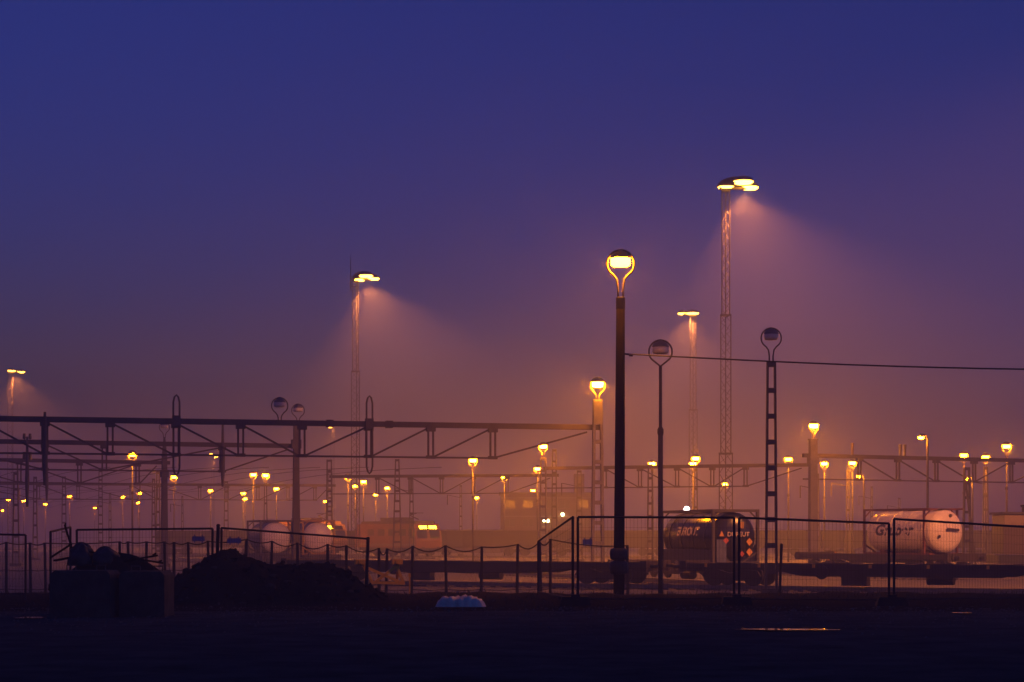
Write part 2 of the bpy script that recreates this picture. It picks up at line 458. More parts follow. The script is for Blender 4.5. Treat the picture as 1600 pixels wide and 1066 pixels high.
def high_mast(x, ytop, D, label, heads, sections, power, tilt, cone, antenna=False, dome=None, name='high_mast'):
    z0 = gz(D); H = pz(ytop, D) - z0
    t = thing(name, label, 'light mast', (px(x, D), D, z0))
    za = 0
    MB().box((0, 0, .2), (1.8, 1.8, .5)).build('footing', M['concrete'], t)
    for yb, wdt in sections:
        zb = H - .3 if yb is None else pz(yb, D) - z0
        lattice(t, za, zb, wdt); za = zb
    hx = sum(h[0] for h in heads) / len(heads)
    arm = MB().box((hx * .5, 0, H - .12), (abs(hx) + 1.0, .35, .18))
    for h in heads: arm.bar((0, 0, H - .1), (h[0], h[1], H + h[2] + .3), .1, .1)
    arm.build('head_frame', M['dsteel'], t)
    if dome:
        MB().lathe([(dome, H + .10), (dome * .97, H + .25), (dome * .75, H + .55), (dome * .4, H + .75), (.1, H + .8)], 20, (hx - .25, .3, 0)).build('head_cover', M['black'], t, smooth=True)
    for h in heads: flood_head(t, (h[0], h[1], H + h[2]), h[3], .17, M['flood'] if h[4] else M['lens_off'])
    if antenna:
        MB().tube([(-.55, 0, H - 1.3), (-.55, 0, H + 1.2), (-.55, 0, H + 2.5)], [.07, .05, .03], 6).build('antenna', M['black'], t)
        MB().bar((-.7, 0, H - .8), (0, 0, H - .9), .1, .12).build('antenna_bracket', M['steel'], t)
    ld = bpy.data.lights.new('flood_beam', 'SPOT'); ld.energy = power; ld.color = SOFT_SODIUM
    ld.spot_size = R(cone); ld.spot_blend = .6; ld.shadow_soft_size = .35
    lo = bpy.data.objects.new('flood_beam', ld); COL.objects.link(lo); lo.parent = t
    lo.location = (hx, -.1, H - .55); lo.rotation_euler = (0, R(-tilt), 0)
    return t

PW = 9000
high_mast(1134, 292, 150, 'tallest lattice light mast with three bright floodlights under a dark cover',
          [(.05, .2, 0, 1.3, 1), (1.25, -.9, .22, 1.6, 1), (1.9, .2, -.02, 1.35, 1)], [(708, .98), (492, .76), (None, .58)], PW, 17, 118, dome=1.5)
high_mast(556, 435, 205, 'lattice light mast with antenna spike and a cluster of floodlights',
          [(.35, .2, -.12, 1.2, 1), (1.15, -.8, .16, 1.5, 1), (1.85, .2, .0, 1.3, 1)], [(580, .85), (None, .6)], PW * 1.15, 17, 118, antenna=True, dome=1.3)
high_mast(1083, 490, 237, 'distant lattice light mast with one bright and one dim floodlight',
          [(-.1, -.3, 0, 1.6, 1), (-1.35, .3, .05, 1.0, 1)], [(640, .95), (None, .7)], PW, 0, 118)
high_mast(17, 581, 321, 'faint distant lattice light mast with two floodlights above the portals',
          [(.2, -.3, .15, 1.3, 1), (1.6, .3, 0, 1.3, 1)], [(None, .9)], PW * .9, 8, 118)
high_mast(520, 664, 473, 'very faint light mast showing just over the front portal beam', [(-.6, 0, -.6, 1.0, 1), (1.0, 0, 0.2, 1.2, 1)], [(None, .9)], PW * .7, 10, 115)
high_mast(333, 712, 600, 'very faint light mast glowing far off below the front portal', [(-.6, 0, .6, 1.2, 1), (1.0, 0, -.4, 1.2, 1)], [(None, .9)], PW * .7, -5, 110)

# mast of the same kind, added out of view to brighten the tanks
fill_mast = high_mast(1500, 300, 150, 'added out-of-view lattice light mast with three floodlights, east of the tank wagons',
          [(-.3, .2, 0, 1.3, 1), (-1.35, .9, .22, 1.6, 1), (-2.1, .2, -.02, 1.35, 1)], [(None, .8)], PW * 3.6, 0, 56)
fill_mast.location = (46, 66, gz(66))
for o in fill_mast.children:
    if o.type == 'LIGHT': o.rotation_euler = Vector((-26.5, 36.0, -27.5)).to_track_quat('-Z', 'Y').to_euler()

# ================================================================== CATENARY PORTALS
HB = 8.0                                       # chord height above the yard
def portal(label, xl, Dl, xr, Dr, hang, masts, depth=1.65, loops=(), extl=0.0, extr=0.3, diag=True, cut=0, single=(), name='catenary_portal'):
    a = Vector((px(xl, Dl), Dl, YZ)); b = Vector((px(xr, Dr), Dr, YZ))
    d = (b - a); L = d.length; rz = math.atan2(d.y, d.x)
    t = thing(name, label, 'catenary portal', a, rz)
    # local x of a pixel column on the line a-b
    def lx(x):
        k = (x - 800) / FPX
        s = (k * a.y - a.x) / ((b.x - a.x) - k * (b.y - a.y)); return s * L
    MB().bar((-extl, 0, HB), (L + extr, 0, HB), .30, .27).build('top_chord', M['dsteel'], t)
    hx = [lx(x) for x in hang]
    lo = hx[0] - .2 if hx else 0; hi = (hx[-1] + .2) if hx else L
    if cut != 1: lo = -extl
    MB().bar((lo, 0, HB - depth), (hi, 0, HB - depth), .1, .09).build('lower_chord', M['dsteel'], t)
    for x in hx:
        h = MB().box((x, 0, HB - depth + .02), (.46, .2, .16)).build('hanger', M['dsteel'], t)
        MB().box((x, 0, HB - .22), (.46, .34, .22)).build('bracket', M['dsteel'], h)
        for s in (-1, 1): MB().box((x + s * .125, 0, HB - depth / 2 - .08), (.085, .12, depth - .35)).build('hanger_bar', M['dsteel'], h)
    if diag and len(hx) > 1:
        mid = diag if diag is not True else len(hx) // 2
        for i in range(len(hx) - 1):
            if i < mid: p, q = (hx[i] + .2, HB - .2), (hx[i + 1] - .2, HB - depth + .05)
            else: p, q = (hx[i] + .2, HB - depth + .05), (hx[i + 1] - .2, HB - .2)
            MB().bar((p[0], .06, p[1]), (q[0], .06, q[1]), .07, .09).build('diagonal', M['dsteel'], t)
        if cut != 1 and masts: MB().bar((hx[-1] + .2, .06, HB - depth + .05), (L - .5, .06, HB - .25), .07, .09).build('diagonal', M['dsteel'], t)
    for x, up, dn in loops:
        u = lx(x); zt, zb = HB + up, HB - dn
        pts = [(u - .15, -.25, zt - .35), (u - .09, -.25, zt - .1), (u, -.25, zt), (u + .09, -.25, zt - .1), (u + .15, -.25, zt - .35),
               (u + .15, -.25, zb + .35), (u + .09, -.25, zb + .1), (u, -.25, zb), (u - .09, -.25, zb + .1), (u - .15, -.25, zb + .35)]
        l = MB().tube(pts, .05, 6, True).build('drop_loop', M['dsteel'], t)
        MB().box((u, -.18, HB + .02), (.40, .3, .5)).build('clamp', M['dsteel'], l)
    for x, up, dn in single:
        u = lx(x); MB().tube([(u, -.25, HB + up), (u, -.25, HB - dn * .6), (u, -.25, HB - dn)], [.06, .13, .07], 8).build('drop_post', M['dsteel'], t)
    for x, w0, w1, top in masts:
        u = lx(x)
        mp = (solid_mast(t, 0, HB + top, w0, w1, M['mast'] if x == 1266 else M['dsteel']) if x in (461, 255, 1266) else ladder_mast(t, 0, HB + top, w0, w1, .95, M['mast'] if x in (931, 851) else M['dsteel'], th=.14 if x == 931 else .09))
        mp.location = (u, -.33, 0)
    return t, lx, a, rz

p1, lx1, a1, rz1 = portal('long front portal of dark girders ending at a mast with a glowing lamp', -160, 91.2, 932, 99.7,
    [-30, 70, 172, 275, 376, 472, 576, 673, 770], [(931, .72, .50, 1.45)], loops=[(275, 1.28, 2.65), (576, 1.4, 2.5)], single=[(70, .35, 3.2)], diag=5, extr=.3)
add_head(p1, HB + 1.4, .25, 2, lx1(931), -.33)
MB().box((lx1(931), -.33, HB + .75), (.44, .24, 1.2)).build('mast_box', M['mast'], p1)
add_head(p1, HB + .13, .22, False, lx1(437), 0)
for x in (515, 608): MB().box((lx1(x), 0, HB), (.35, .36, .36)).build('splice_plate', M['dsteel'], p1)
p2, lx2, a2, rz2 = portal('second portal behind the long front one, ending at a tapered dark mast', -120, 113.2, 461, 120.2,
    [-110, 70, 163, 347], [(461, .50, .30, 1.55)], loops=(), single=[(347, 1.5, 2.6), (42, .3, 3.9)], diag=2, extr=.1)
add_head(p2, HB + 1.55, .15, False, lx2(464), -.33)
p3, lx3, a3, rz3 = portal('third portal, ending at the mast with a small unlit loop lamp', -100, 140, 255, 147.5,
    [-90, 30, 124, 215], [(255, .52, .36, .6)], diag=2, extr=.5, single=[(72, .2, 3.0)])
add_head(p3, HB + 1.9, .3, False, lx3(255), -.33)
MB().taper((lx3(255), -.33, HB + .6), (lx3(255), -.33, HB + 1.95), .36, .16, .12, .1).build('mast_top', M['dsteel'], p3)
p4, *_ = portal('hazy portal behind the third one with a row of double hangers', -80, 205, 520, 214,
    [-60, 60, 122, 205, 248, 312, 355, 403, 450, 492], [(100, .6, .4, .8), (157, .6, .4, 1.5), (353, .6, .4, .4), (515, .7, .5, 1.6)], diag=5)
p5, *_ = portal('pale hazy portal spanning behind the orange locomotives', 515, 182, 868, 178,
    [590, 641, 690, 740, 792], [(516, .7, .5, 1.6), (622, .9, .4, 1.6), (867, .6, .4, 2.4)], diag=2)
p6, lx6, *_ = portal('hazy portal spanning between the brick building and the lattice tower', 850, 160, 1262, 152,
    [945, 1000, 1058, 1113, 1165], [(851, .66, .5, .9), (1018, .6, .4, .2)], diag=3)
add_head(p6, HB + .9, .35, 2, lx6(851), -.33)
p7, lx7, *_ = portal('portal across the tank wagons, hung from a thick mast with a glowing lamp', 1266, 134.5, 1720, 147,
    [1343, 1403, 1463, 1522, 1580, 1650], [(1266, .68, .58, 1.15), (1506, .8, .5, -.6)], diag=3, extl=.6)
add_head(p7, HB + 1.2, .3, 2, lx7(1267), -.33)
for x in (1332, 1407, 1414):
    MB().tube([(lx7(x), 0, HB), (lx7(x), 0, HB + .95)], [.07, .11], 8).build('insulator', M['insul'], p7)
for x in (38, 47):
    q = MB().tube([(lx2(x), 0, HB), (lx2(x), 0, HB + .16), (lx2(x), 0, HB + .2), (lx2(x), 0, HB + .5)], [.03, .03, .1, .08], 8).build('insulator', M['insul'], p2)
    q = MB().tube([(lx2(x), 0, HB - 1.05), (lx2(x), 0, HB - .6)], [.11, .09], 8).build('insulator', M['insul'], p2)

# loose masts standing in the yard
def lone_mast(x, ytop, D, w, label, group=None, lean=0):
    z0 = gz(D); t = thing('catenary_mast', label, 'mast', (px(x, D), D, z0), 0, group)
    H = pz(ytop, D) - z0
    ladder_mast(t, 0, H, w, w * .6, 1.1, M['dsteel'])
    MB().bar((0, 0, H * .82), (-1.6, 0, H * .86), .06, .06).build('cantilever_arm', M['dsteel'], t)
    MB().tube([(-1.6, 0, H * .86), (-1.6, 0, H * .72)], .06, 6).build('insulator', M['insul'], t)
GM = 'bare catenary masts standing in the haze'
for x, y, D, ww in [(25, 738, 150, .6), (55, 745, 190, .55), (240, 748, 200, .5), (247, 737, 170, .5), (643, 745, 190, .55), (720, 758, 230, .45),
                    (905, 735, 175, .7), (1325, 735, 185, .45), (1405, 778, 260, .5), (1362, 760, 240, .4), (1540, 730, 165, .6), (1277, 740, 180, .5), (285, 775, 260, .4), (172, 770, 250, .45)]:
    lone_mast(x, y, D, ww, 'bare dark catenary mast with a short side arm in the hazy yard', GM)
D = 140; t = thing('leaning_prop', 'slanting steel prop leaning against the mast past the white tank', 'prop', (px(1525, D), D, gz(D)))
MB().bar((0, 0, 0), (px(1508, D) - px(1525, D), 0, pz(745, D) - gz(D)), .14, .12).build('strut', M['dsteel'], t)
MB().box((0, 0, .1), (.5, .5, .2)).build('footing', M['concrete'], t)

# contact wires along the tracks, portal to portal
for i, xx in enumerate((-40, 70, 172, 275, 347, 420, 500, 576, 690)):
    w0 = MB(); base = Vector((px(xx, 96), 96, YZ + 6.0))
    pts = []
    for k in range(25):
        s = k / 24 * 170; pts.append(base + TD * s * .9 + Vector((0, 0, .35 * abs(math.sin(math.pi * s / 56)) - .2)))
    w0.tube(pts, .012, 5)
    tag(w0.build('contact_wire', M['black']), 'thin contact wire sagging from portal to portal along the tracks', 'wire', 'contact wires under the portals')

# ================================================================== WAGONS
def wheelset(root, x, y=0):
    for s in (-1, 1):
        w_ = MB().lathe([(.44, -.07), (.46, -.05), (.46, .06), (.40, .07), (.12, .09)], 18, (x, y + s * .76, .46 + .19), 'Y').build('wheel', M['wheel'], root)

def flat_wagon(label, loc, rz, L=19.6, bog=(2.3, 17.3), spigots=True, z_deck=1.18):
    t = thing('flat_wagon', label, 'wagon', loc, rz)
    for s in (-1, 1):
        MB().prism([(0.3, z_deck), (L - .3, z_deck), (L - .3, z_deck - .28), (L - 4.4, z_deck - .28), (L - 5.6, z_deck - .52), (5.6, z_deck - .52), (4.4, z_deck - .28), (.3, z_deck - .28)],
                   s * 1.2 - .06, s * 1.2 + .06).build('side_beam', M['wagon'], t)
    MB().box((L / 2, 0, z_deck - .22), (L - .8, .5, .30)).build('centre_beam', M['wagon'], t)
    for k in range(9): MB().box((.6 + k * (L - 1.2) / 8, 0, z_deck - .06), (.22, 2.28, .1)).build('cross_beam', M['wagon'], t)
    for e, s in ((0, -1), (L, 1)):
        b = MB().box((e - s * .15, 0, z_deck - .14), (.3, 2.7, .46)).build('end_beam', M['wagon'], t)
        for q in (-1, 1):
            MB().lathe([(.09, 0), (.09, .42), (.22, .43), (.23, .48), (.2, .5)], 14, (e if s > 0 else e - .5, q * .875, z_deck - .15), 'X').build('buffer', M['wheel'], b)
    for bx in bog:
        bo = MB().box((bx, 0, .62), (.5, 2.0, .3)).build('bogie', M['wagon'], t)
        for s in (-1, 1):
            MB().prism([(bx - 1.35, .62), (bx - 1.2, .86), (bx - .6, .9), (bx, .74), (bx + .6, .9), (bx + 1.2, .86), (bx + 1.35, .62), (bx + .5, .42), (bx - .5, .42)], s * 1.02 - .06, s * 1.02 + .06).build('side_frame', M['wagon'], bo)
        for q in (-.9, .9): wheelset(bo, bx + q)
    MB().box((L * .40, -.95, z_deck - .66), (1.1, .45, .5)).build('brake_box', M['wagon'], t)
    MB().lathe([(.05, -.6), (.22, -.55), (.22, .55), (.05, .6)], 12, (L * .58, -.6, z_deck - .62), 'X').build('air_tank', M['wagon'], t)
    MB().lathe([(.30, -.02), (.30, .02)], 14, (L * .33, -1.29, z_deck - .35), 'Y').build('brake_wheel', M['wheel'], t)
    if spigots:
        for k in range(8):
            MB().box((1.2 + k * (L - 2.4) / 7, -1.275, z_deck - .09), (.12, .025, .15)).build('spigot', M['yellow'], t)
    return t

rzn = math.atan2(NDIR.y, NDIR.x)
def on_n(s): return NA + NDIR * s
sB = (Vector((7.4, 85.2, 0)) - Vector((NA.x, NA.y, 0))).dot(NDIR)
flat_wagon('empty brown flat wagon with yellow side spigots in front of the white tank', on_n(sB + .6), rzn)
flat_wagon('empty brown flat wagon standing behind the post and wire fence', on_n(sB - 20.6), rzn, spigots=False)

# ------------------------------------------------------------------ tank containers on their wagons
def text_on(root, body, size, place, m, name='lettering', bold=.012, shear=0.0):
    cu = bpy.data.curves.new(name, 'FONT'); cu.body = body; cu.size = size; cu.align_x = 'CENTER'; cu.align_y = 'CENTER'; cu.offset = size * bold; cu.shear = shear
    o = bpy.data.objects.new('tmp', cu); COL.objects.link(o)
    me = bpy.data.meshes.new_from_object(o.evaluated_get(bpy.context.evaluated_depsgraph_get()))
    bpy.data.objects.remove(o)
    for v in me.vertices: v.co = Vector(place(v.co.x, v.co.y))
    me.materials.clear(); me.materials.append(m)
    me.name = name
    return put(name, me, root)

def tank_container(label, x, y_bottom, D, ang, m_tank, m_side, m_frame, radius=1.13, L=6.06, W=2.44, Hc=2.59, deck=1.0, framed=True, dome_out=.0, set_in=.06, th=.13):
    """near end at local x = 0 facing the camera side, axis along +x; origin on the wagon deck"""
    z = YZ + deck
    t = thing('tank_container', label, 'tank container', (px(x, D), D, z), ang)
    cz = Hc / 2
    prof = [(.05, -.30), (radius * .45, -.27), (radius * .75, -.19), (radius * .93, -.07), (radius, .10), (radius, L - .60), (radius * .93, L - .43), (radius * .7, L - .3), (.05, L - .2)]
    prof = [(r, h + .30 - dome_out) for r, h in prof]
    b = MB().lathe(prof, 40, (0, 0, cz), 'X').build('tank_shell', m_side, t, smooth=True)
    head = [(.0, -.312), (radius * .45, -.282), (radius * .75, -.202), (radius * .93, -.082), (radius * 1.004, .06)]
    MB().lathe([(r, h + .30 - dome_out) for r, h in head], 40, (0, 0, cz), 'X', caps=False).build('tank_end', m_tank, t, smooth=True)
    for k in range(4):
        xk = 1.0 + k * 1.35
        MB().lathe([(radius + .002, -.05), (radius + .025, -.045), (radius + .025, .045), (radius + .002, .05)], 40, (xk, 0, cz), 'X', caps=False).build('shell_band', m_side, b, smooth=True)
    if framed:
        for xe in (set_in, L - .06):
            f = MB().box((xe, 0, th / 2), (th, W - 2 * th, th)).build('end_frame', m_frame, t)
            MB().box((xe, 0, Hc - th / 2), (th, W - 2 * th, th)).build('top_rail', m_frame, f)
            for s in (-1, 1):
                MB().box((xe, s * (W - th) / 2, Hc / 2), (th + .01, th, Hc)).build('corner_post', m_frame, f)
                MB().bar((xe, s * (W / 2 - .1), .55), (xe, s * .35, .1), .08, .08).build('gusset', m_frame, f)
                MB().bar((xe, s * (W / 2 - .1), Hc - .45), (xe, s * .75, Hc - .1), .06, .06).build('gusset', m_frame, f)
        for s in (-1, 1):
            for zz in (th * .4, Hc - th * .4):
                MB().box((L / 2, s * (W / 2 - .06), zz), (L - .26, .09, .1)).build('side_rail', m_frame, t)
    for k in (1.2, L - 1.2): MB().box((k, 0, .14), (.5, 1.5, .24)).build('saddle', m_frame, t)
    MB().box((L / 2, 0, Hc - .045), (L - .4, .5, .05)).build('walkway', M['steel'], t)
    MB().lathe([(.28, 0), (.28, .12), (.2, .15)], 14, (L * .5, 0, cz + radius - .03)).build('manhole', M['steel'], t)
    return t, cz, radius

def wagon_under(x, D, ang, label, deck):
    p = Vector((px(x, D), D, YZ)); d = Vector((math.cos(ang), math.sin(ang), 0))
    flat_wagon(label, p - d * 1.6, ang, L=14.2, bog=(2.2, 12.0), spigots=False, z_deck=deck - .01)
    q = p - d * 6 + Vector((0, 0, 0)); return q, d

# axis direction: away from the viewer and turned west
ANG = R(90 + 19.5)
# dark tank with placards
xN = 1150; DN = 90.5
tk, cz, rad = tank_container('black tank container with orange hazard placards on its end', xN, 882, DN, ANG, M['tank_dark'], M['tank_dark'], M['frame_dark'], radius=1.16, deck=1.03)
wagon_under(xN, DN, ANG, 'low flat wagon carrying the black tank container', 1.03)
def placard(root, yy, zz, w_, h_, m, shape='diamond'):
    # end face of the tank, local -x side; yy to the viewer's right is negative local y
    rr = math.hypot(yy, zz - cz) / rad
    xo = -.02 - .03
    p = {'diamond': [(yy, zz - h_), (yy + w_, zz), (yy, zz + h_), (yy - w_, zz)], 'box': [(yy - w_, zz - h_), (yy + w_, zz - h_), (yy + w_, zz + h_), (yy - w_, zz + h_)], 'tri': [(yy - w_, zz - h_), (yy + w_, zz - h_), (yy, zz + h_)]}[shape]
    MB().prism(p, xo - .012, xo, 'YZ').build('placard' if shape != 'box' else 'print_panel', m, root)
def yz_end(x, y):                                # picture column/row on the end face -> local y, z
    return ((1150 - x) / 33.1 / .94, (882 - y) / 33.1)
for x, y, w_, h_, m_, s_ in [(1171, 847, .17, .19, 'placard_o', 'diamond'), (1171, 863, .17, .19, 'placard_o', 'diamond'), (1126, 834, .13, .13, 'placard_o', 'tri'), (1133, 845, .15, .16, 'placard_r', 'diamond'), (1159, 866, .12, .14, 'placard_r', 'diamond'),
                             (1159, 821, .09, .15, 'frame_yellow', 'box')]:
    yy, zz = yz_end(x, y); placard(tk, yy, zz, w_, h_, M[m_], s_)
yy, zz = yz_end(1153, 835.5)
text_on(tk, 'DUREUT', .30, lambda u, v: (-.066, yy - u, zz + v), M['print_light'])
for s_ in (-1, 1):
    MB().box((3.03, s_ * 1.13, .38), (5.6, .03, .62)).build('side_skirt', M['tank_dark'], tk)
    MB().prism([(s_ * 1.08, .14), (s_ * 1.08, .95), (s_ * .25, .14)], .09, .11, 'YZ').build('corner_plate', M['tank_dark'], tk)
MB().box((-.03, .78, .62), (.06, .5, 1.1)).build('valve_cabinet', M['tank_blue'], tk)
# lettering and stripe on its side, wrapped on the shell
def wrap(root_cz, r_, x0, zc):
    def f(u, v):
        a = math.asin(max(-1, min(1, (zc - root_cz) / r_))) + v / r_
        return (x0 - u, (r_ + .006) * math.cos(a), root_cz + (r_ + .006) * math.sin(a))
    return f
wt = wrap(cz, rad, 2.95, 1.54)
text_on(tk, 'EUROUT', .58, lambda u, v: wt(u * 1.1, v), M['print_light'], bold=.03)

# white tank with lettering
xW, DW = 1481, 107; ANGW = R(90 + 27)
tw, czw, rw = tank_container('white tank container with dark lettering on its shell and a plain round end', xW, 867, DW, ANGW, M['tank_white'], M['tank_white'], M['frame_red'], radius=1.19, deck=1.32, dome_out=.12, set_in=.62, th=.10)
wagon_under(xW, DW, ANGW, 'low flat wagon carrying the white tank container', 1.32)
ww_ = wrap(czw, rw, 3.35, 1.36)
text_on(tw, 'Gruber', .86, lambda u, v: ww_(u * 1.3, v), M['print_dark'], bold=.035, shear=.25)
MB().prism([(.24, 1.34), (-.62, 1.30), (-.62, 1.44), (.24, 1.50)], -.235, -.22, 'YZ').build('print_panel', M['print_dark'], tw)
MB().lathe([(.07, -.2), (.09, -.16), (.07, -.1)], 10, (0, .72, 1.02), 'X').build('valve', M['print_dark'], tw)
MB().lathe([(.09, -.14), (.1, -.1), (.08, .0)], 10, (0, -.12, 2.18), 'X').build('valve', M['steel'], tw)
# two tank containers beside the mound
for x, D, ms, mf, lab in ((432, 141, M['tank_blue'], M['frame_dark'], 'blue-grey tank container with a pale round end in a dark frame'),
                          (498, 141, M['tank_blue'], M['frame_yellow'], 'tank container with a pale round end in an ochre frame')):
    tank_container(lab, x, 870, D, R(90 + 17), M['tank_white'], ms, mf, deck=.95)
    wagon_under(x, D, R(90 + 17), 'flat wagon under the ' + lab.split(' with')[0] + (' in ochre frame' if mf is M['frame_yellow'] else ''), .95)

# ------------------------------------------------------------------ open wagons far behind
def open_wagon():
    t = thing('open_wagon', 'low brown open goods wagon in the row behind the fences', 'wagon', group='row of open wagons across the yard')
    L = 13.4
    b = MB(); w_ = 1.4
    b.box((0, -w_, 2.05), (L, .06, 1.7)); b.box((0, w_, 2.05), (L, .06, 1.7)); b.box((-L / 2, 0, 2.05), (.06, 2 * w_ - .07, 1.7)); b.box((L / 2, 0, 2.05), (.06, 2 * w_ - .07, 1.7)); b.box((0, 0, 1.15), (L - .1, 2 * w_ - .1, .12))
    b.build('body', M['wagon'], t)
    MB().box((0, -w_ - .02, 2.93), (L + .1, .16, .09)).build('top_rail', M['wagon'], t)
    for k in range(9): MB().box((-L / 2 + .4 + k * (L - .8) / 8, -w_ - .08, 2.0), (.12, .1, 1.75)).build('rib', M['wagon'], t)
    for bx in (-4.4, 4.4):
        bo = MB().box((bx, 0, .75), (2.6, 1.9, .35)).build('bogie', M['wagon'], t)
        for q in (-.9, .9): wheelset(bo, bx + q)
    return t
ow = open_wagon(); first = True
for k in range(11):
    o = ow if k == 0 else copy_tree(ow)
    X0 = -33 + k * 14.6; Y0 = 215 - k * 1.6
    o.location = (X0, Y0, YZ); o.rotation_euler = (0, 0, math.atan2(-1.6, 14.6))
A = Vector((-42, 216, YZ)); track('far_track', 'track under the row of low brown open wagons', A, A + Vector((14.6, -1.6, 0)).normalized() * 165, False)

# ------------------------------------------------------------------ locomotives
def loco(label, x, D, ang, m_b, L=15.2, lights=(1, 1)):
    t = thing('locomotive', label, 'locomotive', (px(x, D), D, YZ), ang)
    W = 1.48
    # body along +x, near end at 0 with raked cab front
    prof = [(0.0, 1.15), (-.05, 1.9), (.28, 3.1), (.75, 3.65), (L - .75, 3.65), (L - .28, 3.1), (L + .05, 1.9), (L, 1.15)]
    MB().prism(prof, -W, W).build('body', m_b, t)
    MB().prism([(.8, 3.652), (1.1, 3.95), (L - 1.1, 3.95), (L - .8, 3.652)], -1.15, 1.15).build('roof', M['yellow'] if m_b is M['loco_y'] else M['roof'], t)  # ochre locomotive: yellow roof colour stands in for lamplight from above
    MB().box((L * .5, 0, 4.15), (5.5, 1.3, .36)).build('roof_gear', M['roof'], t)
    pg = MB().bar((2.4, 0, 4.1), (4.4, 0, 4.55), .1, .08); pg.bar((4.4, 0, 4.55), (2.9, 0, 4.75), .08, .06); pg.bar((2.9, -.8, 4.78), (2.9, .8, 4.78), .1, .05)
    pg.build('pantograph', M['dsteel'], t)
    for s in (-1, 1):
        a = Vector((.02, 0, 2.15)); nrm = Vector((-.33, 0, 0))
        MB().prism([(-.035, 2.15), (.20, 2.95), (.25, 2.95), (.0, 2.15)], s * .72 - .55, s * .72 + .55).build('cab_window', M['glass'], t)
        MB().prism([(.165, 3.08), (.35, 3.46), (.45, 3.46), (.30, 3.08)], s * .55 - .48, s * .55 + .48).build('headlight_rim', M['black'], t)
        MB().prism([(.13, 3.12), (.29, 3.44), (.34, 3.44), (.22, 3.12)], s * .55 - .42, s * .55 + .42).build('headlight', M['headlight'] if lights[(s + 1) // 2] else M['glass'], t)
        MB().box((L / 2, s * (W + .012), 3.5), (L - 2.2, .02, .16)).build('roof_edge_strip', M['yellow'] if m_b is M['loco_y'] else m_b, t)  # yellow on the ochre locomotive paints in the lamplit roof edge
        MB().lathe([(.1, 0), (.1, -.4), (.24, -.42), (.24, -.5)], 14, (0, s * .88, 1.02), 'X').build('buffer', M['black'], t)
        MB().box((L / 2, s * (W + .012), 1.45), (L - .6, .02, .22)).build('side_stripe', M['cream'], t)
        for k in range(4): MB().box((3.2 + k * 2.6, s * (W + .012), 2.75), (1.6, .03, .7)).build('side_grille', M['dsteel'], t)
        MB().box((1.35, s * (W + .012), 2.75), (.7, .03, .8)).build('side_window', M['glass'], t)
    MB().box((.25, 0, 1.0), (.5, 2.7, .4)).build('buffer_beam', M['black'], t)
    MB().box((L / 2, 0, 1.0), (L - .9, 2.4, .32)).build('underframe', M['black'], t)
    for bx in (3.2, L - 3.2):
        bo = MB().box((bx, 0, .72), (3.8, 2.2, .36)).build('bogie', M['black'], t)
        for q in (-1.35, 1.35): wheelset(bo, bx + q)
    return t
loco('orange electric locomotive with two wide glowing headlights', 670, 198, R(90 + 29), M['loco'])
loco('ochre locomotive with a single headlight lit, behind the ochre-framed tank', 523, 203, R(90 + 29), M['loco_y'], lights=(0, 1))
# shunter at the edge
D = 112; t = thing('shunting_locomotive', 'brown shunting locomotive with a cream cab band past the white tank', 'locomotive', (px(1568, D), D, YZ))
MB().box((4.2, 1.4, 2.15), (8.4, 2.8, 1.7)).build('hood', M['shunter'], t)
MB().box((4.2, 1.4, .98), (9.0, 2.9, .5)).build('underframe', M['black'], t)
cab = MB().box((1.4, 1.4, 3.32), (2.7, 2.86, .62)).build('cab', M['cream'], t)
MB().box((1.4, 1.4, 3.70), (3.0, 3.1, .12)).build('cab_roof', M['roof'], t)
for k in (0.45, 1.4, 2.35): MB().box((k, -.035, 3.32), (.62, .02, .42)).build('cab_window', M['cream'] if k != 2.35 else M['glass'], cab)
MB().lathe([(.22, 3.74), (.22, 4.05), (.3, 4.1), (.3, 4.2)], 12, (1.6, 1.2, 0)).build('exhaust', M['black'], t)
for bx in (1.6, 6.2):
    for q in (0, 1): wheelset(t, bx + q * 1.3, 1.4)

# ================================================================== BUILDING
D = 280; x0, x1 = px(782, D), px(926, D); zt = pz(772, D)
t = thing('brick_building', 'faded brick building with a few lit windows behind the portals', 'building', ((x0 + x1) / 2, D, YZ))
W = x1 - x0; H = zt - YZ; dp = 11.0
rows = [(1.0, 2.2), (3.7, 4.9), (6.4, 7.6)]; nw = 5; ww = 1.5
# the wall is built round its window openings
wl = MB(); cols = [-W / 2 + W * (k + .5) / nw for k in range(nw)]
zc = 0
for a, b in rows:
    wl.box((0, .2, (zc + a) / 2), (W, .4, a - zc)); e = -W / 2
    for c_ in cols:
        wl.box(((e + c_ - ww / 2) / 2, .2, (a + b) / 2), (c_ - ww / 2 - e, .4, b - a)); e = c_ + ww / 2
    wl.box(((e + W / 2) / 2, .2, (a + b) / 2), (W / 2 - e, .4, b - a)); zc = b
wl.box((0, .2, (zc + H) / 2), (W, .4, H - zc))
wl.box((-W / 2 + .2, dp / 2 + .2, H / 2), (.4, dp - .4, H)); wl.box((W / 2 - .2, dp / 2 + .2, H / 2), (.4, dp - .4, H)); wl.box((0, dp, H / 2), (W, .4, H))
wl.build('wall', M['brick'], t)
for i, (a, b) in enumerate(rows):
    MB().box((0, -.04, b + .35), (W + .1, .08, .18)).build('string_course', M['concrete'], t)
    for j, c_ in enumerate(cols):
        wdw = MB().box((c_, .3, a + .03), (ww, .14, .06)).build('window', M['concrete'], t)
        lit = False
        MB().box((c_, .3, (a + b) / 2), (ww - .06, .03, b - a - .1)).build('pane', M['window_lit'] if lit else M['glass'], wdw)
        MB().box((c_, .26, (a + b) / 2), (.06, .05, b - a - .1)).build('mullion', M['concrete'], wdw)
